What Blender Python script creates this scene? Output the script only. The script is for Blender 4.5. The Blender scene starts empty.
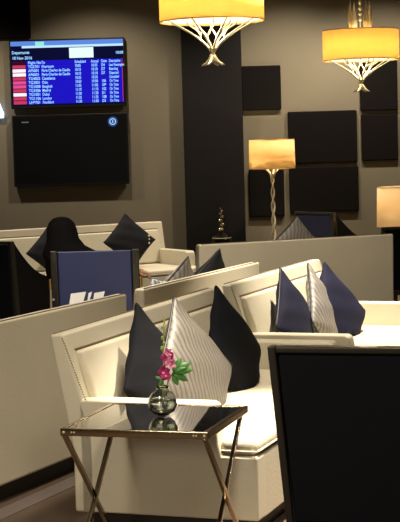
import bpy, bmesh, math, random
from mathutils import Vector, Matrix, Quaternion
random.seed(7)
PI = math.pi; R = math.radians
COL = bpy.context.scene.collection

# ------------------------------------------------------------ materials
def lin(c):
    return tuple(((v/255.0)/12.92 if v/255.0 <= .04045 else ((v/255.0+.055)/1.055)**2.4) for v in c)
def mat(name, rgb, rough=.5, metal=0, bump=0, bscale=60, var=0, vscale=4, spec=.5, coat=0, stretch=(1,1,1), emis=0):
    m = bpy.data.materials.new(name); m.use_nodes = True
    nt = m.node_tree; b = nt.nodes['Principled BSDF']
    c = lin(rgb)
    b.inputs['Base Color'].default_value = (*c, 1)
    b.inputs['Roughness'].default_value = rough
    b.inputs['Metallic'].default_value = metal
    b.inputs['Specular IOR Level'].default_value = spec
    b.inputs['Coat Weight'].default_value = coat
    if emis:
        b.inputs['Emission Color'].default_value = (*c, 1); b.inputs['Emission Strength'].default_value = emis
    tc = nt.nodes.new('ShaderNodeTexCoord'); mp = nt.nodes.new('ShaderNodeMapping')
    mp.inputs['Scale'].default_value = stretch
    nt.links.new(tc.outputs['Object'], mp.inputs['Vector'])
    if var:
        n = nt.nodes.new('ShaderNodeTexNoise'); n.inputs['Scale'].default_value = vscale; n.inputs['Detail'].default_value = 4
        nt.links.new(mp.outputs['Vector'], n.inputs['Vector'])
        mx = nt.nodes.new('ShaderNodeMix'); mx.data_type = 'RGBA'
        mx.inputs['A'].default_value = (*[v*(1-var) for v in c], 1); mx.inputs['B'].default_value = (*[min(1, v*(1+var)) for v in c], 1)
        nt.links.new(n.outputs['Fac'], mx.inputs['Factor']); nt.links.new(mx.outputs['Result'], b.inputs['Base Color'])
    if bump:
        n = nt.nodes.new('ShaderNodeTexNoise'); n.inputs['Scale'].default_value = bscale; n.inputs['Detail'].default_value = 3
        nt.links.new(mp.outputs['Vector'], n.inputs['Vector'])
        bp = nt.nodes.new('ShaderNodeBump'); bp.inputs['Strength'].default_value = bump; bp.inputs['Distance'].default_value = .004
        nt.links.new(n.outputs['Fac'], bp.inputs['Height']); nt.links.new(bp.outputs['Normal'], b.inputs['Normal'])
    return m
def emit(name, rgb, s):
    m = bpy.data.materials.new(name); m.use_nodes = True; nt = m.node_tree
    nt.nodes.remove(nt.nodes['Principled BSDF'])
    e = nt.nodes.new('ShaderNodeEmission'); e.inputs['Color'].default_value = (*lin(rgb), 1); e.inputs['Strength'].default_value = s
    nt.links.new(e.outputs[0], nt.nodes['Material Output'].inputs['Surface']); return m
def shade_mat(name, rgb, strength, trans=(250, 215, 130)):
    m = bpy.data.materials.new(name); m.use_nodes = True; nt = m.node_tree
    nt.nodes.remove(nt.nodes['Principled BSDF'])
    d = nt.nodes.new('ShaderNodeBsdfDiffuse'); d.inputs['Color'].default_value = (*lin(trans), 1)
    t = nt.nodes.new('ShaderNodeBsdfTranslucent'); t.inputs['Color'].default_value = (*lin(trans), 1)
    mx = nt.nodes.new('ShaderNodeMixShader'); mx.inputs[0].default_value = .5
    e = nt.nodes.new('ShaderNodeEmission'); e.inputs['Color'].default_value = (*lin(rgb), 1)
    # fine woven threads in the fabric
    tc = nt.nodes.new('ShaderNodeTexCoord'); w = nt.nodes.new('ShaderNodeTexNoise'); w.inputs['Scale'].default_value = 30
    mp = nt.nodes.new('ShaderNodeMapping'); mp.inputs['Scale'].default_value = (1, 1, .05)
    nt.links.new(tc.outputs['Object'], mp.inputs[0]); nt.links.new(mp.outputs[0], w.inputs['Vector'])
    mr = nt.nodes.new('ShaderNodeMapRange'); mr.inputs['To Min'].default_value = strength*.85; mr.inputs['To Max'].default_value = strength*1.15
    nt.links.new(w.outputs['Fac'], mr.inputs['Value']); nt.links.new(mr.outputs[0], e.inputs['Strength'])
    a = nt.nodes.new('ShaderNodeAddShader')
    nt.links.new(d.outputs[0], mx.inputs[1]); nt.links.new(t.outputs[0], mx.inputs[2])
    nt.links.new(mx.outputs[0], a.inputs[0]); nt.links.new(e.outputs[0], a.inputs[1])
    nt.links.new(a.outputs[0], nt.nodes['Material Output'].inputs['Surface']); return m
def glass(name, rgb=(235, 240, 238), rough=.02):
    m = bpy.data.materials.new(name); m.use_nodes = True; b = m.node_tree.nodes['Principled BSDF']
    b.inputs['Base Color'].default_value = (*lin(rgb), 1); b.inputs['Roughness'].default_value = rough
    b.inputs['Transmission Weight'].default_value = 1; b.inputs['IOR'].default_value = 1.45; return m
def wavy(name, base, vein, scale=9):
    m = bpy.data.materials.new(name); m.use_nodes = True; nt = m.node_tree; b = nt.nodes['Principled BSDF']
    tc = nt.nodes.new('ShaderNodeTexCoord'); w = nt.nodes.new('ShaderNodeTexWave')
    w.inputs['Scale'].default_value = scale; w.inputs['Distortion'].default_value = 9; w.inputs['Detail'].default_value = 5; w.inputs['Detail Scale'].default_value = .45
    mp = nt.nodes.new('ShaderNodeMapping'); mp.inputs['Rotation'].default_value = (0, 0, PI/4)
    nt.links.new(tc.outputs['Object'], mp.inputs[0]); nt.links.new(mp.outputs[0], w.inputs['Vector'])
    r = nt.nodes.new('ShaderNodeValToRGB'); r.color_ramp.elements[0].color = (*lin(vein), 1); r.color_ramp.elements[0].position = .05
    r.color_ramp.elements[1].color = (*lin(base), 1); r.color_ramp.elements[1].position = .6
    nt.links.new(w.outputs['Fac'], r.inputs[0]); nt.links.new(r.outputs[0], b.inputs['Base Color'])
    b.inputs['Roughness'].default_value = .55; return m

M = dict(
    leather=mat('cream_leather', (202, 194, 172), .42, bump=.25, bscale=90, var=.05, vscale=5),
    leather_seam=mat('seam_thread', (112, 98, 74), .7, var=.1),
    plinth=mat('dark_plinth', (30, 24, 20), .5, var=.2),
    navy=mat('navy_velvet', (23, 24, 46), .85, bump=.2, bscale=200, var=.15, vscale=12, spec=.2),
    blackfab=mat('black_fabric', (12, 13, 20), .8, bump=.2, bscale=200, var=.15, vscale=12, spec=.25),
    inkfab=mat('ink_fabric', (7, 8, 13), .9, bump=.3, bscale=240, var=.15, vscale=20, spec=.15),
    blackpipe=mat('black_piping', (14, 13, 14), .5, var=.1),
    pattern=wavy('marbled_fabric', (92, 87, 80), (66, 62, 57), 11),
    pattern2=wavy('marbled_fabric_pale', (132, 128, 122), (98, 94, 89), 10),
    bluefab=wavy('pale_blue_fabric', (196, 208, 222), (120, 140, 168), 12),
    navylea=mat('navy_leather', (46, 53, 92), .45, bump=.15, bscale=120, var=.08, spec=.4),
    frame=mat('black_wood', (30, 27, 22), .3, var=.2, vscale=20, coat=.2),
    brass=mat('brass', (205, 165, 95), .28, 1, var=.05),
    chrome=mat('bronze_chrome', (172, 158, 132), .14, 1, var=.04),
    silver=mat('silver_leaf', (226, 214, 186), .32, .55, bump=.5, bscale=50),
    topglass=mat('black_glass', (12, 12, 13), .03, var=.1, coat=1, spec=.9),
    wall=mat('taupe_wall', (94, 86, 69), .8, bump=.1, bscale=150, var=.04, vscale=2),
    dark=mat('espresso_panel', (13, 10, 9), .7, spec=.15, bump=.15, bscale=40, var=.2, vscale=3, stretch=(1, 1, 6)),
    felt=mat('espresso_square', (13, 10, 9), .9, spec=.08, bump=.2, bscale=120, var=.12, vscale=6),
    ceil=mat('ceiling_paint', (120, 110, 96), .9, var=.03),
    carpet=mat('brown_carpet', (92, 78, 66), .95, bump=.7, bscale=300, var=.12, vscale=3, spec=.1),
    border=mat('mauve_border', (104, 93, 87), .6, var=.06),
    tv=mat('tv_plastic', (12, 12, 13), .4, var=.1, spec=.15),
    screen=mat('tv_dark_screen', (10, 10, 11), .3, var=.1, spec=.06),
    skin=mat('skin', (190, 142, 112), .55, var=.05),
    hair=mat('black_cloth', (13, 12, 13), .9, bump=.3, bscale=60, var=.2, spec=.1),
    leaf=mat('leaf_green', (70, 128, 52), .4, var=.25, vscale=40),
    stem=mat('stem_green', (150, 168, 84), .5, var=.15, vscale=40),
    petal=mat('petal_magenta', (172, 40, 108), .5, var=.3, vscale=60),
    petalp=mat('petal_pink', (226, 150, 178), .5, var=.2, vscale=60),
    glass=glass('clear_glass'), smoke=glass('smoky_glass', (120, 118, 112), .05),
    white=mat('plain_white', (238, 238, 240), .5, var=.02, emis=0),
    shade=shade_mat('pendant_fabric', (232, 178, 88), .33, (244, 220, 150)),
    shade2=shade_mat('lamp_fabric', (210, 168, 110), .05, (226, 200, 150)),
    shade3=shade_mat('pale_lamp_fabric', (215, 180, 130), .22, (240, 220, 180)),
    diffuser=emit('pendant_diffuser', (255, 240, 196), 2.2),
)
SCR = dict(blue=emit('screen_blue', (32, 24, 205), .9), dark=emit('screen_navy', (16, 18, 60), .7), bar=emit('screen_bar', (96, 140, 226), 1.0),
    line=emit('screen_line', (190, 225, 250), 1.1), white=emit('screen_white', (222, 246, 238), 1.15), text=emit('screen_text', (150, 205, 250), 1.5),
    red=emit('logo_red', (206, 60, 96), 1), pink=emit('logo_pink', (230, 80, 150), 1), pale=emit('logo_pale', (255, 232, 248), 1.2),
    maroon=emit('logo_maroon', (70, 12, 46), .8), logo=emit('logo_blue', (60, 110, 200), .5), grey=emit('small_grey', (120, 120, 125), .6), mint=emit('screen_mint', (150, 236, 224), 1.0))

# ------------------------------------------------------------ helpers
def link(name, me, m, parent=None, smooth=False, loc=None, rot=None):
    o = bpy.data.objects.new(name, me); COL.objects.link(o)
    if m: me.materials.append(m)
    if smooth:
        for p in me.polygons: p.use_smooth = True
    if parent: o.parent = parent
    if loc: o.location = loc
    if rot: o.rotation_euler = rot
    return o
def obj(name, bm, m, parent=None, smooth=False, bevel=0, seg=2, loc=None, rot=None, sub=0):
    bmesh.ops.recalc_face_normals(bm, faces=bm.faces)
    me = bpy.data.meshes.new(name); bm.to_mesh(me); bm.free()
    o = link(name, me, m, parent, smooth, loc, rot)
    if bevel:
        b = o.modifiers.new('b', 'BEVEL'); b.width = bevel; b.segments = seg; b.limit_method = 'ANGLE'; b.angle_limit = R(40)
        for p in me.polygons: p.use_smooth = True
        w = o.modifiers.new('w', 'WEIGHTED_NORMAL'); w.keep_sharp = True
    if sub:
        s = o.modifiers.new('s', 'SUBSURF'); s.levels = s.render_levels = sub
    return o
def box(bm, x0, x1, y0, y1, z0, z1, mtx=None):
    vs = [bm.verts.new((x, y, z)) for z in (z0, z1) for y in (y0, y1) for x in (x0, x1)]
    for f in ((0, 1, 3, 2), (4, 5, 7, 6), (0, 1, 5, 4), (2, 3, 7, 6), (0, 2, 6, 4), (1, 3, 7, 5)):
        bm.faces.new([vs[i] for i in f])
    if mtx: bmesh.ops.transform(bm, matrix=mtx, verts=vs)
    return vs
def B(*a, mtx=None):
    bm = bmesh.new(); box(bm, *a, mtx=mtx); return bm
def prism(bm, pts, axis, a, b):
    """pts in the two other axes, extruded along axis from a to b"""
    def P(p, t):
        return {'x': (t, p[0], p[1]), 'y': (p[0], t, p[1]), 'z': (p[0], p[1], t)}[axis]
    v0 = [bm.verts.new(P(p, a)) for p in pts]; v1 = [bm.verts.new(P(p, b)) for p in pts]
    n = len(pts); bm.faces.new(v0); bm.faces.new(v1)
    for i in range(n): bm.faces.new((v0[i], v0[(i+1) % n], v1[(i+1) % n], v1[i]))
def tube(bm, pts, rad, n=8, closed=False):
    pts = [Vector(p) for p in pts]; N = len(pts); rings = []
    rr = rad if isinstance(rad, (list, tuple)) else [rad]*N
    ref = None
    for i, p in enumerate(pts):
        t = (pts[(i+1) % N]-pts[i-1]) if (closed or 0 < i < N-1) else (pts[1]-pts[0] if i == 0 else pts[-1]-pts[-2])
        t.normalize()
        if ref is None:
            ref = t.orthogonal().normalized()
        ref = (ref - t*ref.dot(t)).normalized()
        s = t.cross(ref)
        rings.append([bm.verts.new(p+(ref*math.cos(2*PI*k/n)+s*math.sin(2*PI*k/n))*rr[i]) for k in range(n)])
    for i in range(N if closed else N-1):
        a, b = rings[i], rings[(i+1) % N]
        for k in range(n): bm.faces.new((a[k], a[(k+1) % n], b[(k+1) % n], b[k]))
    if not closed: bm.faces.new(rings[0]); bm.faces.new(rings[-1])
def bez(p0, p1, p2, p3, n=10):
    p0, p1, p2, p3 = map(Vector, (p0, p1, p2, p3)); r = []
    for i in range(n+1):
        t = i/n; r.append(p0*(1-t)**3+p1*3*t*(1-t)**2+p2*3*t*t*(1-t)+p3*t**3)
    return r
def lathe(bm, prof, n=32, c=(0, 0)):
    rings = [[bm.verts.new((c[0]+r*math.cos(2*PI*k/n), c[1]+r*math.sin(2*PI*k/n), z)) for k in range(n)] if r > 1e-5 else [bm.verts.new((c[0], c[1], z))] for r, z in prof]
    for a, b in zip(rings, rings[1:]):
        for k in range(n):
            q = (k+1) % n
            if len(a) == 1 and len(b) == 1: continue
            if len(a) == 1: bm.faces.new((a[0], b[k], b[q]))
            elif len(b) == 1: bm.faces.new((a[k], a[q], b[0]))
            else: bm.faces.new((a[k], a[q], b[q], b[k]))
def ball(bm, c, r, u=12, v=8, sc=(1, 1, 1)):
    m = Matrix.Translation(c) @ Matrix.Diagonal((r*sc[0], r*sc[1], r*sc[2], 1))
    bmesh.ops.create_uvsphere(bm, u_segments=u, v_segments=v, radius=1, matrix=m)
def thing(name, label, cat, loc, rz=0, group=None):
    o = bpy.data.objects.new(name, None); COL.objects.link(o); o.empty_display_size = .1
    o.location = loc; o.rotation_euler = (0, 0, rz); tag(o, label, cat, group); return o
def tag(o, label, cat, group=None):
    o['label'] = label; o['category'] = cat
    if group: o['group'] = group
    return o
def struct(name, bm, m, **k):
    o = obj(name, bm, m, **k); o['kind'] = 'structure'; return o

# ------------------------------------------------------------ room shell
WY = 16.4; CZ = 3.4
struct('floor', B(-5, 5, -2.5, 17, -.1, 0), M['carpet'])
struct('ceiling', B(-5, 5, -2.5, 17, CZ, CZ+.1), M['ceil'])
struct('wall_back', B(-5, 5, WY, WY+.15, 0, CZ), M['wall'])
struct('wall_left', B(-5.15, -5, -2.5, 17, 0, CZ), M['wall'])
struct('wall_right', B(5, 5.15, -2.5, 17, 0, CZ), M['wall'])
struct('wall_front', B(-5, 5, -2.65, -2.5, 0, CZ), M['wall'])
struct('baseboard_back', B(-5, 5, WY-.02, WY, 0, .12), M['plinth'])
# dark full-height pilaster between the two halves of the wall
struct('wall_pilaster', B(-.135, .49, WY-.14, WY, 0, CZ), M['dark'], bevel=.006)
# pale border let into the carpet beside the left sofas
bm = bmesh.new(); t20 = R(23)
ux, uy = math.sin(t20), math.cos(t20); vx, vy = math.cos(t20), -math.sin(t20)
o0 = Vector((-.923, 6.844))
vs = []
for (s, d) in ((-1.6, .015), (1.15, .015), (1.15, .12), (-1.6, .12)):
    p = o0+Vector((ux, uy))*s+Vector((vx, vy))*d; vs.append(bm.verts.new((p.x, p.y, .004)))
f = bm.faces.new(vs); ext = bmesh.ops.extrude_face_region(bm, geom=[f])
bmesh.ops.translate(bm, vec=(0, 0, -.004), verts=[g for g in ext['geom'] if isinstance(g, bmesh.types.BMVert)])
struct('trim_1', bm, M['border'])

# square wall panels
def wall_panel(x0, x1, z0, z1, label):
    o = obj('wall_panel', B(-(x1-x0)/2, (x1-x0)/2, -.05, 0, 0, z1-z0), M['felt'], bevel=.012, loc=((x0+x1)/2, WY, z0))
    tag(o, label, 'wall panel', 'dark padded squares on the back wall')
wall_panel(.492, .9, 1.935, 2.40, 'dark brown padded wall panel above the narrow table lamp, joining the dark pilaster')
wall_panel(.965, 1.69, 1.365, 1.91, 'wide dark brown padded wall panel beside the table lamp shade, upper of two stacked')
wall_panel(.965, 1.695, .85, 1.325, 'wide dark brown padded wall panel above the rear dark chair, lower of two stacked')
wall_panel(1.73, 2.125, 1.90, 2.42, 'dark brown padded wall panel directly behind the smaller-looking far pendant lamp')
wall_panel(1.735, 2.12, 1.375, 1.86, 'dark brown padded wall panel between far pendant and the right table lamp')
wall_panel(.54, .91, .815, 1.315, 'dark brown padded wall panel behind the stem of the narrow table lamp')
wall_panel(-2.7, -1.705, 2.755, 3.38, 'near-black panel high on the wall above the flight information screen')

# ------------------------------------------------------------ screens
def text_mesh(name, lines, size, m, parent, x, z, y, space=1.0, sx=1.0):
    cu = bpy.data.curves.new('t', 'FONT'); cu.body = '\n'.join(lines); cu.size = size; cu.space_line = space; cu.offset = size*.01
    cu.extrude = .0005
    to = bpy.data.objects.new('t', cu); COL.objects.link(to)
    dg = bpy.context.evaluated_depsgraph_get(); me = bpy.data.meshes.new_from_object(to.evaluated_get(dg))
    COL.objects.unlink(to); bpy.data.objects.remove(to)
    o = link(name, me, m, parent, loc=(x, y, z), rot=(PI/2, 0, 0)); o.scale = (sx, 1, 1)
    return o
TW, TH = 1.205, .715       # outer size
tv = thing('television', 'upper wall screen showing a blue flight departures table with white text', 'television', (-1.328, WY-.004, 2.02))
obj('casing', B(-TW/2, TW/2, -.09, -.02, 0, TH), M['tv'], tv, bevel=.006)
obj('wall_bracket', B(-.2, .2, -.02, 0, .2, .5), M['plinth'], tv)
Y0 = -.0915
def quad(name, u0, u1, v0, v1, m, y=Y0, parent=tv):
    # u, v: fractions of the lit picture (0..1, v downwards)
    W, Hh = TW-.03, TH-.045
    return obj(name, B(-W/2+u0*W, -W/2+u1*W, y, y+.002, .027+(1-v1)*Hh, .027+(1-v0)*Hh), m, parent)
quad('screen_picture', 0, 1, 0, 1, SCR['dark'])
quad('title_bar', .0, 1, .0, .07, SCR['bar'], Y0-.001)
quad('title_bar', .1, 1, .07, .105, SCR['line'], Y0-.001)
quad('title_tab', .22, .30, .01, .075, SCR['mint'], Y0-.002)
quad('header_box', .52, .735, .115, .275, SCR['white'], Y0-.001)
quad('table_area', .135, .985, .30, .975, SCR['blue'], Y0-.001)
lc = ['maroon', 'red', 'pale', 'pale', 'red', 'pink', 'pink', 'red', 'pale', 'red', 'red']
for i, k in enumerate(lc):
    v = .30+i*.0617
    quad('airline_logo', .012, .128, v+.006, v+.056, SCR[k], Y0-.001)
def tcol(u, lines, name='screen_text', v=.335, size=.041, sx=.9, sp=.0617):
    W, Hh = TW-.03, TH-.045
    text_mesh(name, lines, size, SCR['text'], tv, -W/2+u*W, .027+(1-v)*Hh-.012, Y0-.002, sp*Hh/size, sx)
tcol(.15, ['Flight No', 'TG2701', 'AF5001', 'AF6001', 'TG4002', 'TG3001', 'TG1008', 'TG3506', 'TG1001', 'TG1106', 'LH9701'])
tcol(.27, ['To', 'Khartoum', 'Paris-Charles de Gaulle', 'Paris-Charles de Gaulle', 'Casablanca', 'Oslo', 'Bangkok', 'Madrid', 'Dubai', 'London', 'Frankfurt'], sx=.76)
tcol(.565, ['Scheduled', '10:05', '10:10', '10:10', '10:35', '10:50', '11:05', '11:10', '11:20', '11:25', '11:30'], sx=.7)
tcol(.71, ['Actual', '10:35', '10:10', '10:10', '10:35', '10:50', '11:05', '11:10', '11:20', '11:25', '11:30'], sx=.75)
tcol(.80, ['Gate', 'D4', 'D7', 'D7', '', '106', '109', '102', 'D1', '108', 'D2'], sx=.75)
tcol(.87, ['Description', 'Last Passengers', 'Boarding', 'Departed', 'Cancelled', 'On Time', 'On Time', 'On Time', 'On Time', 'On Time', 'On Time'], sx=.62)
tcol(.01, ['Departures', '10 Nov 2016'], v=.175, sp=.085, size=.044)
tcol(.93, ['10:08'], v=.21)
for k in range(3): quad('airline_frame', .985, .99, .30, .975, SCR['red'], Y0-.0015) if k == 0 else None
tv2 = thing('television', 'lower wall screen, switched off, black with a small round blue emblem', 'television', (-1.323, WY-.004, 1.205))
obj('casing', B(-.605, .605, -.09, -.02, 0, .745), M['tv'], tv2, bevel=.006)
obj('wall_bracket', B(-.2, .2, -.02, 0, .2, .5), M['plinth'], tv2)
obj('screen', B(-.588, .588, -.093, -.088, .03, .728), M['screen'], tv2)
bm = bmesh.new(); prof = [(.052*math.cos(a*PI/16), .052*math.sin(a*PI/16)) for a in range(32)]
prism(bm, prof, 'y', -.096, -.093); e = obj('emblem', bm, SCR['logo'], tv2, loc=(.45, 0, .655)); e['label'] = 'round blue emblem'
bm = bmesh.new(); tube(bm, [(.03*math.cos(a*PI/12), -.0965, .03*math.sin(a*PI/12)) for a in range(24)], .004, 5, True)
ring = obj('emblem_ring', bm, SCR['line'], e); bm = B(-.004, .004, -.098, -.096, -.015, .015); obj('emblem_bar', bm, SCR['line'], e)
obj('lettering', B(-.505, -.43, -.095, -.093, .665, .678), SCR['grey'], tv2)
g = thing('wall_light', 'small glowing bluish-white light at the left edge beside the screens', 'light', (-2.08, WY, 1.93))
bm = bmesh.new(); prism(bm, [(-.09, 0), (.06, 0), (.062, .05), (.02, .16), (-.09, .16)], 'y', -.06, -.01)
obj('light_panel', bm, emit('cool_light', (170, 200, 255), 4), g, bevel=.006)
obj('light_housing', B(-.08, .03, -.012, 0, .02, .12), M['tv'], g)

# ------------------------------------------------------------ sofas
def sofa(label, loc, rz, L, lean=.09, dep=.80, grp='cream leather sofas', name='sofa', zs=1.0):
    t = thing(name, label, 'sofa', loc, rz, grp)
    LE = M['leather']; at = .10
    obj('plinth', B(.06, dep-.06, .05, L-.05, 0, .09), M['plinth'], t)
    bm = bmesh.new(); box(bm, .002, dep-.002, at-.01, L-at+.01, .09, .35)
    obj('base', bm, LE, t, bevel=.006, seg=3)
    # T-shaped seat cushion with a soft crown
    bm = bmesh.new()
    a0, a1, xa = at+.004, L-at-.004, .635
    prism(bm, [(.09, a0), (xa, a0), (xa, .012), (dep-.004, .012), (dep-.004, L-.012), (xa, L-.012), (xa, a1), (.09, a1)], 'z', .351, .42)
    c = obj('seat_cushion', bm, LE, t, bevel=.03, seg=4)
    bm = bmesh.new(); tube(bm, [(xa+.01, .012, .372), (dep-.006, .008, .372), (dep-.002, .03, .372), (dep-.002, L-.03, .372), (xa+.01, L-.012, .372)], .004, 6)
    obj('piping', bm, LE, c)
    # back: slab leaning outwards with a framed pad inside
    bm = bmesh.new(); th = .06
    prism(bm, [(0, .09), (0, .352), (-lean, .83), (-lean+th, .833), (.095, .40), (.095, .09)], 'y', 0, L)
    bk = obj('back', bm, LE, t, bevel=.012, seg=3)
    def bx(z): return .095+(-lean+th-.095)*(z-.40)/.433
    bm = bmesh.new(); z0, z1 = .43, .755; y0, y1 = .075, L-.075
    w = .028
    prof = [(bx(z0)-.01, z0), (bx(z1)-.01, z1), (bx(z1)+w, z1), (bx(.6)+w+.012, .6), (bx(z0)+w, z0)]
    prism(bm, prof, 'y', y0, y1)
    obj('back_pad', bm, LE, t, bevel=.014, seg=3)
    bm = bmesh.new()
    tube(bm, [(bx(z1)+.0, y0-.005, z1+.006), (bx(z1)+.0, y1+.005, z1+.006)], .0045, 6)
    obj('seam', bm, M['leather_seam'], bk); bm = bmesh.new()
    tube(bm, [(-lean+.012, .02, .832), (-lean+.012, L-.02, .832)], .0035, 6)
    s = obj('seam', bm, M['leather_seam'], bk)
    for k, (yy0, yy1) in enumerate(((0, at), (L-at, L))):
        bm = bmesh.new()
        prism(bm, [(.03, .092), (.03, .562), (.60, .562), (.622, .55), (.632, .50), (.636, .40), (.65, .352), (dep, .352), (dep, .092)], 'y', yy0, yy1)
        am = obj('arm', bm, LE, t, bevel=.01, seg=3)
        bm = bmesh.new(); yy = yy0-.001 if k == 0 else yy1+.001
        for j in range(26):
            q = j/25; ball(bm, (-lean+th+.0+q*(.095-bx(.833))*.75, yy, .815-q*.25), .0032, 6, 4)
        obj('nailheads', bm, M['leather_seam'], am)
    if zs != 1: t.scale = (1, 1, zs)
    return t
TH_A = R(19.5)
sA = sofa('cream leather sofa nearest the camera, behind the small glass-topped table', (-.548, 6.345, 0), -TH_A, 2.0)
sB = sofa('second cream leather sofa beyond the nearest one, holding two navy blue cushions', (.195, 8.40, 0), -R(20.5), 1.75, lean=.09)
rC = R(24)
sC = sofa('cream sofa seen from its plain back at the left edge, running out of the frame', (-.396, 8.058, 0), PI-rC, 2.1, lean=.012)
sD = sofa('low cream sofa back rising between the nearest row and the far seats, left of centre', (.374, 9.976, 0), PI-R(22.2), 1.82, lean=.012)
sE = sofa('cream sofa with its back turned, standing in front of the narrow table lamp', (1.567, 12.522, 0), PI/2+R(23.6), 1.72, lean=.012)
sF = sofa('far cream sofa against the wall under the two screens', (-2.42, 14.40, 0), -R(58.5), 2.4, lean=.06)

# ------------------------------------------------------------ cushions
def cushion(label, bottom, az, lean, side, m, pipe=None, grp=None, name='throw_cushion', rot=45, thick=.13, beads=False, sink=0):
    """diamond-set square cushion; bottom = its lowest corner; it faces azimuth az (in the floor plane), leaning back"""
    t = thing(name, label, 'cushion', bottom, 0, grp)
    n = 18; bm = bmesh.new(); h = side/2
    def sh(u, v):
        px = h*u*(1-.055*(1-v*v)); py = h*v*(1-.055*(1-u*u))
        e = max(0, (1-u**2)*(1-v**2)); return px, py, thick/2*e**.42
    grid = {}
    for s in (1, -1):
        for i in range(n+1):
            for j in range(n+1):
                u, v = -math.cos(PI*i/n), -math.cos(PI*j/n)
                edge = i in (0, n) or j in (0, n)
                if s == -1 and edge: grid[s, i, j] = grid[1, i, j]; continue
                x, y, z = sh(u, v); z += .004*math.sin(9*u+5*v)*(0 if edge else 1)
                grid[s, i, j] = bm.verts.new((x, y, s*z))
        for i in range(n):
            for j in range(n):
                q = [grid[s, i, j], grid[s, i+1, j], grid[s, i+1, j+1], grid[s, i, j+1]]
                bm.faces.new(q if s == 1 else q[::-1])
    # local cushion plane (x right, y up, z = facing)
    nrm = Vector((math.cos(az)*math.cos(lean), math.sin(az)*math.cos(lean), math.sin(lean)))
    up0 = Vector((-math.cos(az)*math.sin(lean), -math.sin(az)*math.sin(lean), math.cos(lean)))
    rgt = up0.cross(nrm)
    mtx = Matrix((rgt, up0, nrm)).transposed() @ Matrix.Rotation(R(rot), 3, 'Z')
    hh = h*math.sqrt(2)*math.cos(R(45-abs(rot)))
    M4 = Matrix.Translation(up0*hh-Vector((0, 0, sink))) @ mtx.to_4x4(); MI = M4.inverted()
    def settle(bm, r=0):      # the lower corner is squashed flat by the seat it stands on
        for v in bm.verts:
            w = M4 @ v.co
            if w.z < r: w.z = r+.02*max(-.5, w.z-r)*0; v.co = MI @ w
    settle(bm)
    c = obj('cover', bm, m, t, smooth=True); c.matrix_local = M4
    if pipe or beads:
        bm = bmesh.new(); loop = []
        for (fu, fv) in ((lambda q: q, lambda q: -1), (lambda q: 1, lambda q: q), (lambda q: -q, lambda q: 1), (lambda q: -1, lambda q: -q)):
            for k in range(12):
                q = -1+2*k/12; x, y, _ = sh(fu(q), fv(q)); loop.append((x, y, 0))
        if pipe:
            tube(bm, loop, .0055, 6, True); settle(bm); p = obj('piping', bm, pipe, t, smooth=True); p.matrix_local = M4
        else:
            for k in range(3): ball(bm, (h*.52+.03*k, -h*.80+.02*k, .03), .012, 8, 6)
            p = obj('bead', bm, M['silver'], t); p.matrix_local = M4
    return t
az = -R(35)
def place(label, peak, side, m, pipe=None, a=az, lean=R(24), grp=None, zb=.427, zp=.885, **k):
    # bottom corner follows from the peak
    d = side*math.sqrt(2)
    b = Vector((peak[0]+math.cos(a)*math.sin(lean)*d, peak[1]+math.sin(a)*math.sin(lean)*d, zb))
    k['sink'] = max(0, zb+d*math.cos(lean)*.985-zp)
    return cushion(label, b, a, lean, side, m, pipe, grp, **k)
LN = R(15)
place('black-navy cushion on the nearest sofa, left of the grey marbled one', (-.284, 6.72), .48, M['inkfab'], grp='cushions on the nearest sofa', a=-R(22), lean=LN, zp=.91)
place('large grey marbled cushion with black piping on the nearest sofa, behind the flowers', (-.122, 6.92), .52, M['pattern'], M['blackpipe'], grp='cushions on the nearest sofa', a=-R(28), lean=LN, zp=.91)
place('black-navy cushion on the nearest sofa, right of the grey marbled one', (.072, 7.50), .49, M['inkfab'], grp='cushions on the nearest sofa', a=-R(23), lean=LN, zp=.905)
place('navy blue cushion on the second sofa, left of the pale grey marbled one', (.458, 8.85), .45, M['navy'], M['blackpipe'], grp='cushions on the second sofa', a=-R(23), lean=LN, zp=.87)
place('pale grey marbled cushion with black piping between two navy cushions on the second sofa', (.642, 9.2), .46, M['pattern2'], M['blackpipe'], grp='cushions on the second sofa', a=-R(16), lean=LN, zp=.865)
place('navy blue cushion on the second sofa, right of the pale grey marbled one', (.75, 9.35), .48, M['navy'], None, grp='cushions on the second sofa', a=-R(36), lean=LN, zp=.86)
place('black cushion set on its corner on the far sofa, right one under the lower screen', (-.72, 15.12), .40, M['blackfab'], grp='black cushions on the far sofa', a=-R(62), beads=True, lean=R(18), zp=.94)
place('black cushion set on its corner on the far sofa, behind the person in black', (-1.40, 14.70), .44, M['blackfab'], grp='black cushions on the far sofa', a=-R(62), lean=R(18), zp=.91)
place('grey marbled cushion behind the low sofa back, right beside the pale blue one', (-.07, 9.2), .40, M['pattern2'], M['blackpipe'], a=R(145), zp=.925, grp='cushions behind the low sofa back')
place('black cushion whose corner stands above the right part of the low sofa back', (.125, 9.66), .40, M['blackfab'], M['blackpipe'], a=R(145), zp=.95, grp='cushions behind the low sofa back')
place('pale blue and white patterned cushion just above the low sofa back', (-.15, 9.04), .36, M['bluefab'], a=R(125), zp=.925, grp='cushions behind the low sofa back', rot=14)
place('silvery grey marbled cushion standing behind the turned sofa, beside the rear dark chair', (.79, 12.40), .42, M['pattern2'], M['blackpipe'], a=R(113.6), lean=R(14), zp=1.015)

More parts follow.
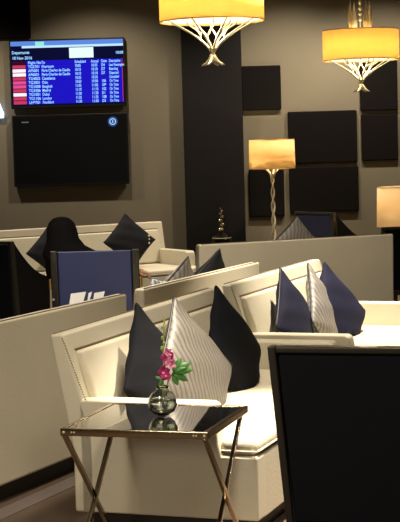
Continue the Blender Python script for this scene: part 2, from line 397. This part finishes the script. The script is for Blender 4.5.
# ------------------------------------------------------------ armchairs
def armchair(label, loc, rz, w=.5, back='navylea', zs=1.0, patch=False, side=None, brass=False, taper=0, sw=.028):
    t = thing('armchair', label, 'armchair', loc, rz, 'dark armchairs')
    h = .92; fr = M['frame']
    # outer back frame: stiles, top and lower rail
    bm = bmesh.new(); ln = .05
    def yb(z): return -ln*(z-.3)/.62
    for s in (-1, 1):
        x0, x1 = (s*w/2, s*(w/2-sw)); x0, x1 = min(x0, x1), max(x0, x1)
        prism(bm, [(yb(.26), .26), (yb(h), h), (yb(h)+.055, h), (yb(.26)+.06, .26)], 'x', x0, x1)
    prism(bm, [(yb(h-.022)+(.012 if patch else 0), h-.022), (yb(h)+(.012 if patch else 0), h-(.006 if patch else 0)), (yb(h)+.055, h-(.006 if patch else 0)), (yb(h-.022)+.055, h-.022)], 'x', -w/2+sw, w/2-sw)
    prism(bm, [(yb(.26), .26), (yb(.31), .31), (yb(.31)+.055, .31), (yb(.26)+.055, .26)], 'x', -w/2+sw, w/2-sw)
    obj('back_frame', bm, fr, t, bevel=.005)
    bm = bmesh.new()
    prism(bm, [(yb(.31)+.006, .31), (yb(h-.022)+.006, h-(0 if patch else .022)), (yb(h-.022)+.085, h-.03), (yb(.31)+.10, .31)], 'x', -w/2+sw+.002, w/2-sw-.002)
    obj('backrest', bm, M[back], t, bevel=.014, seg=3)
    obj('seat', B(-w/2+.04, w/2-.04, .08, .56, .33, .46), M[side or 'blackfab'], t, bevel=.03, seg=3)
    obj('seat_rail', B(-w/2+.02, w/2-.02, .02, .54, .26, .33), fr, t, bevel=.005)
    # swept side panels
    prof = [(.03, .26), (.03, .88)] if taper else [(.03, .26), (.0, .9)]
    for q in range(13):
        u = q/12; prof.append((.02+.50*u, .62+.30*(1-u)**1.7))
    prof += [(.53, .58), (.52, .26)]
    for s in (-1, 1):
        bm = bmesh.new(); x0, x1 = sorted((s*(w/2-.005), s*(w/2-.04))); prism(bm, [(p[0]-.02, p[1]) for p in prof], 'x', x0, x1)
        sp = obj('side_panel', bm, M[side or 'blackfab'], t, bevel=.006)
        if not brass: continue
        bm = B(*sorted((s*(w/2-.003), s*(w/2+.018))), -.03, .03, .665, .735)
        f = obj('brass_fitting', bm, M['brass'], t, bevel=.008); f['label'] = 'brass fitting'
        bm = bmesh.new(); ball(bm, (s*(w/2-.012), -.04, .60), .008, 8, 6); obj('stud', bm, M['silver'], t)
    for sx in (-1, 1):
        for yy in (.03, .49):
            bm = bmesh.new(); x = sx*(w/2-.045); sp = -.04 if yy < .1 else .02
            prism(bm, [(x-.02, .26), (x+.02, .26), (x+.012, 0), (x-.012, 0)], 'y', yy, yy+.04)
            obj('leg', bm, fr, t, bevel=.003)
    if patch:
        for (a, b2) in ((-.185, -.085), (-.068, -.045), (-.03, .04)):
            bm = bmesh.new(); prism(bm, [(a, .535), (b2-.01, .545), (b2+.02, .645), (a+.02, .635)], 'y', yb(.57)-.002, yb(.57)+.004)  # glare on the chair back, painted as flat white pieces
            p = obj('glare_patch', bm, M['white'], t); p['label'] = 'white patch painted as glare'
    if taper:
        for ch in list(t.children):
            for v in ch.data.vertices: v.co.x *= 1-taper*min(1, (h-v.co.z)/.6)
    if zs != 1: t.scale = (1, 1, zs)
    return t
armchair('dark armchair back filling the lower right corner, nearest the camera', (.507, 5.10, 0), -R(16), w=.58, back='inkfab', taper=.15)
armchair('blue leather armchair seen from behind with white glare patches, person in black seated in it', (-.696, 10.25, 0), 0, patch=True, brass=True, w=.585, sw=.046)
armchair('black armchair at the left edge with a swept side, angled to the right', (-1.60, 11.57, 0), -R(25), back='inkfab')
armchair('small dark blue armchair far back below the wide wall panels', (1.13, 14.85, 0), -R(48), back='navylea')
armchair('black armchair half hidden at the right edge in front of the pale lamp', (1.83, 13.45, 0), 0, back='inkfab', zs=.91)

# ------------------------------------------------------------ glass-topped side table
st = thing('side_table', 'square bronze-framed side table with black glass top and crossed legs', 'table', (-.18, 5.84, 0), -R(16.5))
hw, hd, tz = .284, .285, .57
bm = bmesh.new(); fw = .02
for (a, b, c, d) in ((-hw, hw, -hd, -hd+fw), (-hw, hw, hd-fw, hd), (-hw, -hw+fw, -hd+fw, hd-fw), (hw-fw, hw, -hd+fw, hd-fw)):
    box(bm, a, b, c, d, tz-.028, tz)
obj('top_frame', bm, M['chrome'], st, bevel=.003)
obj('glass_top', B(-hw+fw, hw-fw, -hd+fw, hd-fw, tz-.012, tz-.002), M['topglass'], st, bevel=.001)
for sx in (-1, 1):
    for k, sy in enumerate((-1, 1)):
        bm = bmesh.new(); x = sx*(hw-.014-.013*k)
        d = .013
        prism(bm, [(sy*(hd-.012)-d, tz-.028), (sy*(hd-.012)+d, tz-.028), (-sy*(hd-.03)+d, 0), (-sy*(hd-.03)-d, 0)], 'x', x-.008, x+.008)
        obj('leg', bm, M['chrome'], st, bevel=.002)
    for xx in (.014, .045, .055):
        bm = bmesh.new(); ball(bm, (sx*(hw-xx), -hd-.0005, tz-.014), .005 if xx < .02 else .0035, 8, 6); obj('screw', bm, M['silver'], st)

# vase with flowers
vz = tz+.002
vs_ = thing('vase', 'small round clear glass vase of water on the side table', 'vase', (-.158, 5.86, vz))
bm = bmesh.new()
prof = [(0, .004), (.028, .002), (.046, .016), (.056, .04), (.055, .062), (.042, .084), (.026, .094), (.022, .104), (.026, .112), (.0235, .112), (.0195, .104), (.0235, .095), (.039, .083), (.052, .062), (.053, .04), (.043, .019), (.026, .007), (0, .008)]
lathe(bm, prof, 32); obj('bowl', bm, M['glass'], vs_, smooth=True)
bm = bmesh.new(); lathe(bm, [(0, .009), (.026, .009), (.042, .021), (.0515, .04), (.0515, .058), (0, .058)], 28)
obj('water', bm, glass('water', (235, 238, 235), .2), vs_, smooth=True)
fl = thing('orchid_stem', 'magenta and pink orchid stem with green leaves standing in the round glass vase', 'flower', (-.154, 5.86, vz+.036))
top = (.022, 0, .20)
bm = bmesh.new(); st1 = bez((-.004, 0, 0), (0, 0, .08), (.004, 0, .16), (.012, 0, .34), 12); tube(bm, st1, .0028, 6); tube(bm, bez((.004, .004, 0), (0, 0, .06), (.02, 0, .1), (.05, .01, .14)), .0025, 6)
obj('stem', bm, M['stem'], fl, smooth=True)
def petal(bm, L, W, mtx, curl=.25, n=6):
    vs = []
    for i in range(n+1):
        t = i/n; w = W*math.sin(PI*min(1, t*.95+.05))**.7*(1-.15*t); y = L*t; z = curl*L*t*t
        vs.append([bm.verts.new(mtx @ Vector((s*w/2, y, z+(abs(s))*.12*W))) for s in (-1, 0, 1)])
    fs = []
    for a, b in zip(vs, vs[1:]):
        for k in range(2): fs.append(bm.faces.new((a[k], a[k+1], b[k+1], b[k])))
def blossom(c, s, m, tilt, nm='blossom'):
    bm = bmesh.new()
    for k in range(5):
        mt = Matrix.Translation(c) @ Matrix.Rotation(tilt, 4, 'Z') @ Matrix.Rotation(R(75), 4, 'X') @ Matrix.Rotation(2*PI*k/5+.3, 4, 'Z') @ Matrix.Rotation(R(18), 4, 'X')
        petal(bm, s, s*.8, mt)
    b = obj(nm, bm, m, fl, smooth=True); so = b.modifiers.new('s', 'SOLIDIFY'); so.thickness = .0015
    bm = bmesh.new(); ball(bm, Vector(c)+Vector((0, -.006, 0)), s*.22, 8, 6); obj('blossom_heart', bm, M['petalp'], b, smooth=True)
blossom((.004, -.012, .128), .032, M['petal'], .2); blossom((.026, -.006, .185), .034, M['petal'], -.3)
blossom((.030, -.020, .162), .026, M['petalp'], .1); blossom((.018, -.012, .205), .022, M['petalp'], .5); blossom((.012, -.015, .115), .024, M['petal'], -.2)
def leaf(p, ang, L, W, tiltx):
    bm = bmesh.new(); mt = Matrix.Translation(p) @ Matrix.Rotation(tiltx, 4, 'X') @ Matrix.Rotation(ang, 4, 'Z')
    petal(bm, L, W, mt, -.3, 8); l = obj('leaf', bm, M['leaf'], fl, smooth=True); so = l.modifiers.new('s', 'SOLIDIFY'); so.thickness = .001
for (p, a, L, W) in (((.045, .0, .13), -R(60), .075, .03), ((.045, 0, .13), -R(85), .07, .03), ((.042, 0, .125), -R(120), .06, .03), ((.04, 0, .12), -R(160), .045, .026), ((.04, 0, .13), -R(30), .07, .026), ((-.004, 0, .10), R(60), .03, .014), ((-.002, 0, .10), R(150), .03, .014)):
    leaf(p, a, L, W, R(70))
bm = bmesh.new()
for k in range(6): ball(bm, (st1[8+k//2].x+(.004 if k % 2 else -.005), 0, .22+.02*k), .0065-.0007*k, 8, 6, (1, 1, 1.5))
obj('bud', bm, M['stem'], fl, smooth=True)

# ------------------------------------------------------------ pendants
def pendant(label, loc, rad=.345, ht=.27):
    t = thing('pendant_lamp', label, 'pendant lamp', loc, random.random(), 'branching pendant lamps')   # origin: centre of the shade's lower rim
    bm = bmesh.new(); lathe(bm, [(rad, 0), (rad, ht)], 64); s = obj('shade', bm, M['shade'], t, smooth=True)
    so = s.modifiers.new('s', 'SOLIDIFY'); so.thickness = .004
    for z in (.003, ht-.003):
        bm = bmesh.new(); tube(bm, [(rad*math.cos(a*PI/32), rad*math.sin(a*PI/32), z) for a in range(64)], .004, 6, True)
        obj('rim', bm, M['brass'], s)
    bm = bmesh.new(); lathe(bm, [(0, .012), (rad-.012, .012), (rad-.012, .02), (0, .02)], 48); obj('diffuser', bm, M['diffuser'], t)
    sv = M['silver']
    for k in range(8):
        a = 2*PI*k/8; c, q = math.cos(a), math.sin(a); bm = bmesh.new()
        tube(bm, bez((.012*c, .012*q, -.19), (.05*c, .05*q, -.13), (.16*c, .16*q, -.06), (.30*c, .30*q, .008), 10), [.009-.0004*i for i in range(11)], 7)
        b = obj('branch', bm, sv, t, smooth=True)
        a2 = a+.5; c2, q2 = math.cos(a2), math.sin(a2); bm = bmesh.new()
        tube(bm, bez((.085*c, .085*q, -.105), (.09*c2, .09*q2, -.02), (.15*c2, .15*q2, -.05), (.17*c2, .17*q2, .01), 8), .006, 6)
        obj('twig', bm, sv, b, smooth=True)
    bm = bmesh.new(); lathe(bm, [(0, -.165), (.016, -.17), (.02, -.19), (.014, -.21), (.018, -.225), (0, -.23)], 16); obj('hub', bm, sv, t, smooth=True)
    for k in range(4):
        a = PI/4+2*PI*k/4; c, q = math.cos(a), math.sin(a); bm = bmesh.new()
        tube(bm, bez((.008*c, .008*q, -.215), (.012*c, .012*q, -.25), (.03*c, .03*q, -.27), (.085*c, .085*q, -.285), 8), [.012, .015, .017, .017, .016, .014, .011, .008, .003], 7)
        obj('foot', bm, sv, t, smooth=True)
    for k in range(4):
        a = .3+2*PI*k/4; c, q = math.cos(a), math.sin(a); bm = bmesh.new()
        tube(bm, bez((.10*c, .10*q, ht-.03), (.08*c, .08*q, ht+.06), (.13*c, .13*q, ht+.10), (.10*c, .10*q, ht+.27), 10), [.014, .018, .023, .027, .029, .028, .024, .019, .014, .009, .003], 7)
        obj('flame_branch', bm, sv, t, smooth=True)
    bm = bmesh.new(); tube(bm, [(0, 0, ht-.03), (0, 0, ht+.2), (0, 0, CZ-loc[2])], .006, 8); lathe(bm, [(0, CZ-loc[2]), (.07, CZ-loc[2]), (.06, CZ-loc[2]-.03), (0, CZ-loc[2]-.035)], 24)
    n = int((CZ-loc[2]-ht-.1)/.05)
    for k in range(n): ball(bm, (0, 0, ht+.1+.05*k), .016, 8, 6, (1, 1, 1.4))
    obj('suspension_rod', bm, sv, t)
    bm = bmesh.new(); tube(bm, [(rad*.99, 0, .0), (rad*.99, 0, ht)], .004, 6); obj('shade_seam', bm, M['brass'], s)
    return t
pendant('large lit pendant lamp with amber drum shade at the top centre, nearer of two', (.123, 10.3, 2.40))
pendant('lit pendant lamp with amber drum shade and silver branches, farther right of two', (1.537, 14.4, 2.325), rad=.35, ht=.28)

# ------------------------------------------------------------ table lamps
def table_lamp(label, loc, z_top, sh, rad, m, base_h):
    t = thing('table_lamp', label, 'table lamp', loc, 0)
    z1 = z_top-loc[2]; z0 = z1-sh
    bm = bmesh.new(); lathe(bm, [(rad, z0), (rad*.97, z1)], 48); s = obj('lamp_shade', bm, m, t, smooth=True); so = s.modifiers.new('s', 'SOLIDIFY'); so.thickness = .003
    for z, rr in ((z0, rad), (z1, rad*.97)):
        bm = bmesh.new(); tube(bm, [(rr*math.cos(a*PI/24), rr*math.sin(a*PI/24), z) for a in range(48)], .003, 6, True)
        obj('rim', bm, M['brass'], s)
    bm = bmesh.new()
    for ph in (0, PI):
        pts = [(.014*math.cos(ph+z*22), .014*math.sin(ph+z*22), z) for z in [i*(z0-.10)/24 for i in range(25)]]
        tube(bm, pts, [.013-.0002*i for i in range(25)], 7)
    obj('twisted_stem', bm, M['silver'], t, smooth=True)
    for k in range(6):
        a = 2*PI*k/6+.2; c, q = math.cos(a), math.sin(a); bm = bmesh.new()
        tube(bm, bez((.01*c, .01*q, z0-.11), (.012*c, .012*q, z0-.05), (.04*c, .04*q, z0-.03), (.085*c, .085*q, z0+.01), 8), [.010, .010, .010, .009, .008, .007, .006, .005, .003], 6)
        obj('prong', bm, M['silver'], t, smooth=True)
    bm = bmesh.new(); tube(bm, [(0, 0, z0-.11), (0, 0, z0+.1)], .006, 8)
    for k in range(3): tube(bm, [(0, 0, z1-.01), ((rad*.96)*math.cos(k*2.094), (rad*.96)*math.sin(k*2.094), z1-.005)], .0025, 5)
    tube(bm, [(0, 0, z0+.1), (0, 0, z1-.01)], .003, 6)
    obj('harp', bm, M['brass'], t)
    bm = bmesh.new(); ball(bm, (0, 0, z0+.12), .03, 12, 8); obj('bulb', bm, M['diffuser'], t, smooth=True)
    bm = bmesh.new(); lathe(bm, [(0, 0), (.085, 0), (.085, .012), (.04, .022), (.02, .05), (0, .05)], 28); obj('foot', bm, M['silver'], t, smooth=True)
    return t
table_lamp('slim table lamp with amber drum shade on a twisted silver stem, behind the turned sofa', (.757, 15.7, .521), 1.628, .298, .236, M['shade2'], .6)
table_lamp('table lamp with pale drum shade cut by the right edge of the picture', (1.99, 14.62, .471), 1.145, .375, .31, M['shade3'], .4)

def console(label, loc, w, d, h, name='console_table'):
    t = thing(name, label, 'table', loc, 0)
    obj('tabletop', B(-w/2, w/2, -d/2, d/2, h-.03, h), M['frame'], t, bevel=.004)
    obj('apron', B(-w/2+.03, w/2-.03, -d/2+.02, d/2-.02, h-.09, h-.03), M['frame'], t)
    for sx in (-1, 1):
        for sy in (-1, 1):
            x, y = sx*(w/2-.04), sy*(d/2-.04); bm = B(x-.018, x+.018, y-.018, y+.018, 0, h-.03); obj('leg', bm, M['frame'], t, bevel=.002)
    return t
console('dark console table hidden behind the turned sofa, carrying the slim lamp', (.45, 15.7, 0), .96, .34, .52)
console('dark side table behind the right armchair, carrying the pale lamp', (1.99, 14.62, 0), .42, .42, .47, 'lamp_table')

# glass decanter / stacked-ball ornament
dc = thing('glass_decanter', 'domed smoky glass decanter with a stack of shiny balls on top against the dark pilaster', 'decanter', (.228, 15.7, .52))
bm = bmesh.new()
lathe(bm, [(0, .0), (.11, .0), (.115, .02), (.108, .09), (.085, .14), (.045, .175), (.022, .19), (0, .19)], 32); obj('dome', bm, M['smoke'], dc, smooth=True)
bm = bmesh.new()
for k, (z, r) in enumerate(((.21, .03), (.258, .026), (.30, .024), (.338, .021), (.372, .018), (.40, .014), (.425, .01))): ball(bm, ((.007 if k % 2 else -.007), 0, z), r, 14, 10, (1, 1, .9))
obj('stopper', bm, M['chrome'], dc, smooth=True)
bm = bmesh.new(); tube(bm, [(.095*math.cos(a*PI/16), .095*math.sin(a*PI/16), .125) for a in range(32)], .003, 6, True); obj('rim_band', bm, M['silver'], dc)

# ------------------------------------------------------------ seated person
def skinmesh(name, verts, edges, m, parent, root=0, sub=2):
    me = bpy.data.meshes.new(name); me.from_pydata([v[0] for v in verts], edges, [])
    o = link(name, me, m, parent)
    sk = o.modifiers.new('skin', 'SKIN'); sk.use_smooth_shade = True
    for i, v in enumerate(verts):
        r = v[1]; r = (r, r) if not isinstance(r, tuple) else r
        me.skin_vertices[0].data[i].radius = r; me.skin_vertices[0].data[i].use_root = (i == root)
    s = o.modifiers.new('s', 'SUBSURF'); s.levels = s.render_levels = sub
    return o
pp = thing('person', 'person in black head covering and black clothes sitting in the blue armchair, seen from behind', 'person', (-.775, 10.6, 0))
# facing +y (away); leaning to the left of the chair
V = [((0, -.02, .56), .115), ((-.03, -.04, .70), (.12, .10)), ((-.07, -.02, .82), (.13, .09)), ((-.13, .02, .925), .05), ((-.155, .04, .985), .055), ((-.165, .045, 1.05), (.078, .09)), ((-.165, .04, 1.095), .06),
     ((-.22, -.01, .86), .055), ((-.21, .06, .70), .043), ((-.12, .22, .62), .034),
     ((.045, .0, .80), .055), ((.19, .03, .73), .043), ((.30, .05, .722), .03), ((.335, .058, .727), .026),
     ((-.09, .06, .53), .085), ((-.10, .42, .53), .06), ((-.10, .44, .12), .045), ((-.10, .52, .05), .035),
     ((.09, .06, .53), .085), ((.10, .42, .53), .06), ((.10, .44, .12), .045), ((.10, .52, .05), .035)]
Ed = [(0, 1), (1, 2), (2, 3), (3, 4), (4, 5), (5, 6), (2, 7), (7, 8), (8, 9), (2, 10), (10, 11), (11, 12), (12, 13), (0, 14), (14, 15), (15, 16), (16, 17), (0, 18), (18, 19), (19, 20), (20, 21)]
skinmesh('body', V, Ed, M['skin'], pp)
V2 = [(V[i][0], tuple(x*1.32+.02 for x in (V[i][1] if isinstance(V[i][1], tuple) else (V[i][1],)*2))) for i in (0, 1, 2, 7, 8, 9, 10, 11, 12)]
V2 += [((-.09, .06, .53), .11), ((-.10, .42, .53), .085), ((-.10, .44, .14), .08), ((.09, .06, .53), .11), ((.10, .42, .53), .085), ((.10, .44, .14), .08)]
skinmesh('robe', V2, [(0, 1), (1, 2), (2, 3), (3, 4), (4, 5), (2, 6), (6, 7), (7, 8), (0, 9), (9, 10), (10, 11), (0, 12), (12, 13), (13, 14)], M['hair'], pp)
# head scarf: dome over the head flaring onto the shoulders (open at the face, which looks away)
bm = bmesh.new(); rows = []; n = 28
for (z, rx, ry, cx, cy) in ((1.128, .02, .02, -.168, .03), (1.118, .055, .06, -.168, .03), (1.09, .085, .095, -.168, .025), (1.04, .104, .112, -.166, .02), (.98, .11, .115, -.16, .015), (.93, .135, .12, -.145, 0), (.885, .185, .125, -.115, -.01), (.84, .205, .13, -.075, -.015), (.78, .20, .13, -.06, -.02)):
    rows.append([bm.verts.new((cx+rx*math.cos(2*PI*k/n)*(1+.03*math.sin(5*k)), cy+ry*math.sin(2*PI*k/n), z+(.006*math.sin(k*1.7) if z < .9 else 0))) for k in range(n)])
for a, b in zip(rows, rows[1:]):
    for k in range(n):
        q = (k+1) % n; zz = a[k].co.z
        if a[k].co.y > .09 and .97 < zz < 1.10: continue        # opening for the face
        bm.faces.new((a[k], a[q], b[q], b[k]))
bm.faces.new(rows[0])
hs = obj('head_scarf', bm, M['hair'], pp, smooth=True); so = hs.modifiers.new('s', 'SOLIDIFY'); so.thickness = .006
bm = bmesh.new(); ball(bm, (-.165, .145, 1.03), .012, 10, 8, (1, 1.2, 1.6))
fc = obj('nose', bm, M['skin'], pp, smooth=True)
for s in (-1, 1):
    bm = bmesh.new(); ball(bm, (-.165+s*.03, .128, 1.05), .009, 8, 6); obj('eye', bm, M['white'], pp, smooth=True)
bm = bmesh.new(); ball(bm, (-.165, .13, .995), .016, 10, 6, (1.3, .5, .4)); obj('mouth', bm, mat('lips', (150, 84, 78), .5, var=.05), pp, smooth=True)
# right hand over the chair arm: palm and five curled fingers
HV = [((.36, .055, .725), .026), ((.395, .06, .73), .030), ((.425, .065, .728), .026)]; HE = [(0, 1), (1, 2)]
for k in range(4):
    y = .036+.018*k; L = (.026, .031, .029, .022)[k]; i = len(HV)
    HV += [((.432, y, .73), .0095), ((.432+L, y, .722), .0085), ((.432+L+.012, y, .70), .0078), ((.432+L+.008, y, .68), .006)]; HE += [(2, i), (i, i+1), (i+1, i+2), (i+2, i+3)]
i = len(HV); HV += [((.39, .025, .728), .011), ((.415, .004, .722), .0095), ((.435, -.004, .708), .0075)]; HE += [(1, i), (i, i+1), (i+1, i+2)]
hnd = skinmesh('hand', HV, HE, M['skin'], pp); hnd.location.x = -.045

# ------------------------------------------------------------ lights
def light(name, kind, loc, energy, color=(1, .82, .58), size=.1, rot=(0, 0, 0), spot=None, blend=.5):
    l = bpy.data.lights.new(name, kind); l.energy = energy; l.color = color
    if kind == 'AREA': l.shape = 'DISK'; l.size = size
    else: l.shadow_soft_size = size
    if spot: l.spot_size = R(spot); l.spot_blend = blend
    o = bpy.data.objects.new(name, l); COL.objects.link(o); o.location = loc; o.rotation_euler = rot; return o
WARM = (1, .88, .71)
# ceiling downlights (recessed spots), with unseen fill spots added among them
def down(x, y, e, spot=60, tx=0, ty=0, c=WARM, blend=.7, size=.05):
    d = Vector((tx, ty, -3.3)); q = d.to_track_quat('-Z', 'Y').to_euler()
    light('downlight_or_fill', 'SPOT', (x, y, CZ-.03), e, c, size, q, spot, blend)
down(.75, 6.3, 1900, 34, -.5, .25)
down(.3, 6.9, 380, 70, size=.2)
down(1.25, 9.2, 1150, 50, -.3)
down(-1.6, 8.6, 250, 90)
down(.2, 3.4, 380, 100, 0, .8, size=.25)  # unseen fill added from the camera side
down(-1.4, 4.3, 300, 110, 0, .8, size=.25)
down(-1.0, 8.2, 420, 70, .1, 1.6)  # spot added to brighten the chair backs
down(-.9, 13.4, 260, 80)
down(.8, 10.0, 290, 90, 0, 1)
down(.7, 13.3, 160, 80)  # rear fill added to lighten the far cushion
down(1.8, 5, 150, 90)
for x_, e_ in ((-2.6, 190), (-1.0, 190), (1.0, 260), (2.0, 260)): down(x_, 15.2, e_, 110, 0, 1.3)  # wall washes added to brighten the back wall
light('bulb_or_fill', 'POINT', (-1.6, 2.7, 1.35), 95, (1, .88, .70), .25)  # low fill added to light the sofa end; no lamp stands here
light('bulb_or_fill', 'POINT', (1.3, 2.0, 1.45), 26, (1, .86, .66), .25)  # second low fill added out of view, without a lamp
light('pendant_bulb', 'POINT', (.123, 10.3, 2.50), 17, (1, .84, .60), .08)
light('pendant_bulb', 'POINT', (.123, 10.3, 2.36), 16, (1, .80, .5), .1)
light('pendant_bulb', 'POINT', (1.537, 14.4, 2.44), 17, (1, .84, .60), .08)
light('pendant_bulb', 'POINT', (1.537, 14.4, 2.29), 14, (1, .80, .5), .1)
light('bulb_or_fill', 'POINT', (.757, 15.7, 1.50), 14, (1, .88, .62), .03)
light('bulb_or_fill', 'POINT', (1.99, 14.62, .95), 4.5, (1, .82, .55), .03)
w = bpy.data.worlds.new('world'); bpy.context.scene.world = w; w.use_nodes = True
w.node_tree.nodes['Background'].inputs[0].default_value = (1, .85, .68, 1); w.node_tree.nodes['Background'].inputs[1].default_value = .05

# ------------------------------------------------------------ camera
cd = bpy.data.cameras.new('camera'); cam = bpy.data.objects.new('camera', cd); COL.objects.link(cam)
cd.sensor_fit = 'HORIZONTAL'; cd.sensor_width = 36; cd.lens = 1550/400*36; cd.clip_end = 100
P_ = math.atan(117/1550); RO = .028
fwd = Vector((0, math.cos(P_), -math.sin(P_))); r0 = Vector((1, 0, 0)); u0 = r0.cross(fwd)
rt = r0*math.cos(RO)-u0*math.sin(RO); up = u0*math.cos(RO)+r0*math.sin(RO)
cam.matrix_world = Matrix.Translation((0, 0, 1.6)) @ Matrix((rt, up, -fwd)).transposed().to_4x4()
sc = bpy.context.scene; sc.camera = cam
sc.view_settings.view_transform = 'Standard'; sc.view_settings.look = 'None'; sc.view_settings.gamma = 1; sc.view_settings.exposure = 0
sc.view_settings.use_curve_mapping = False
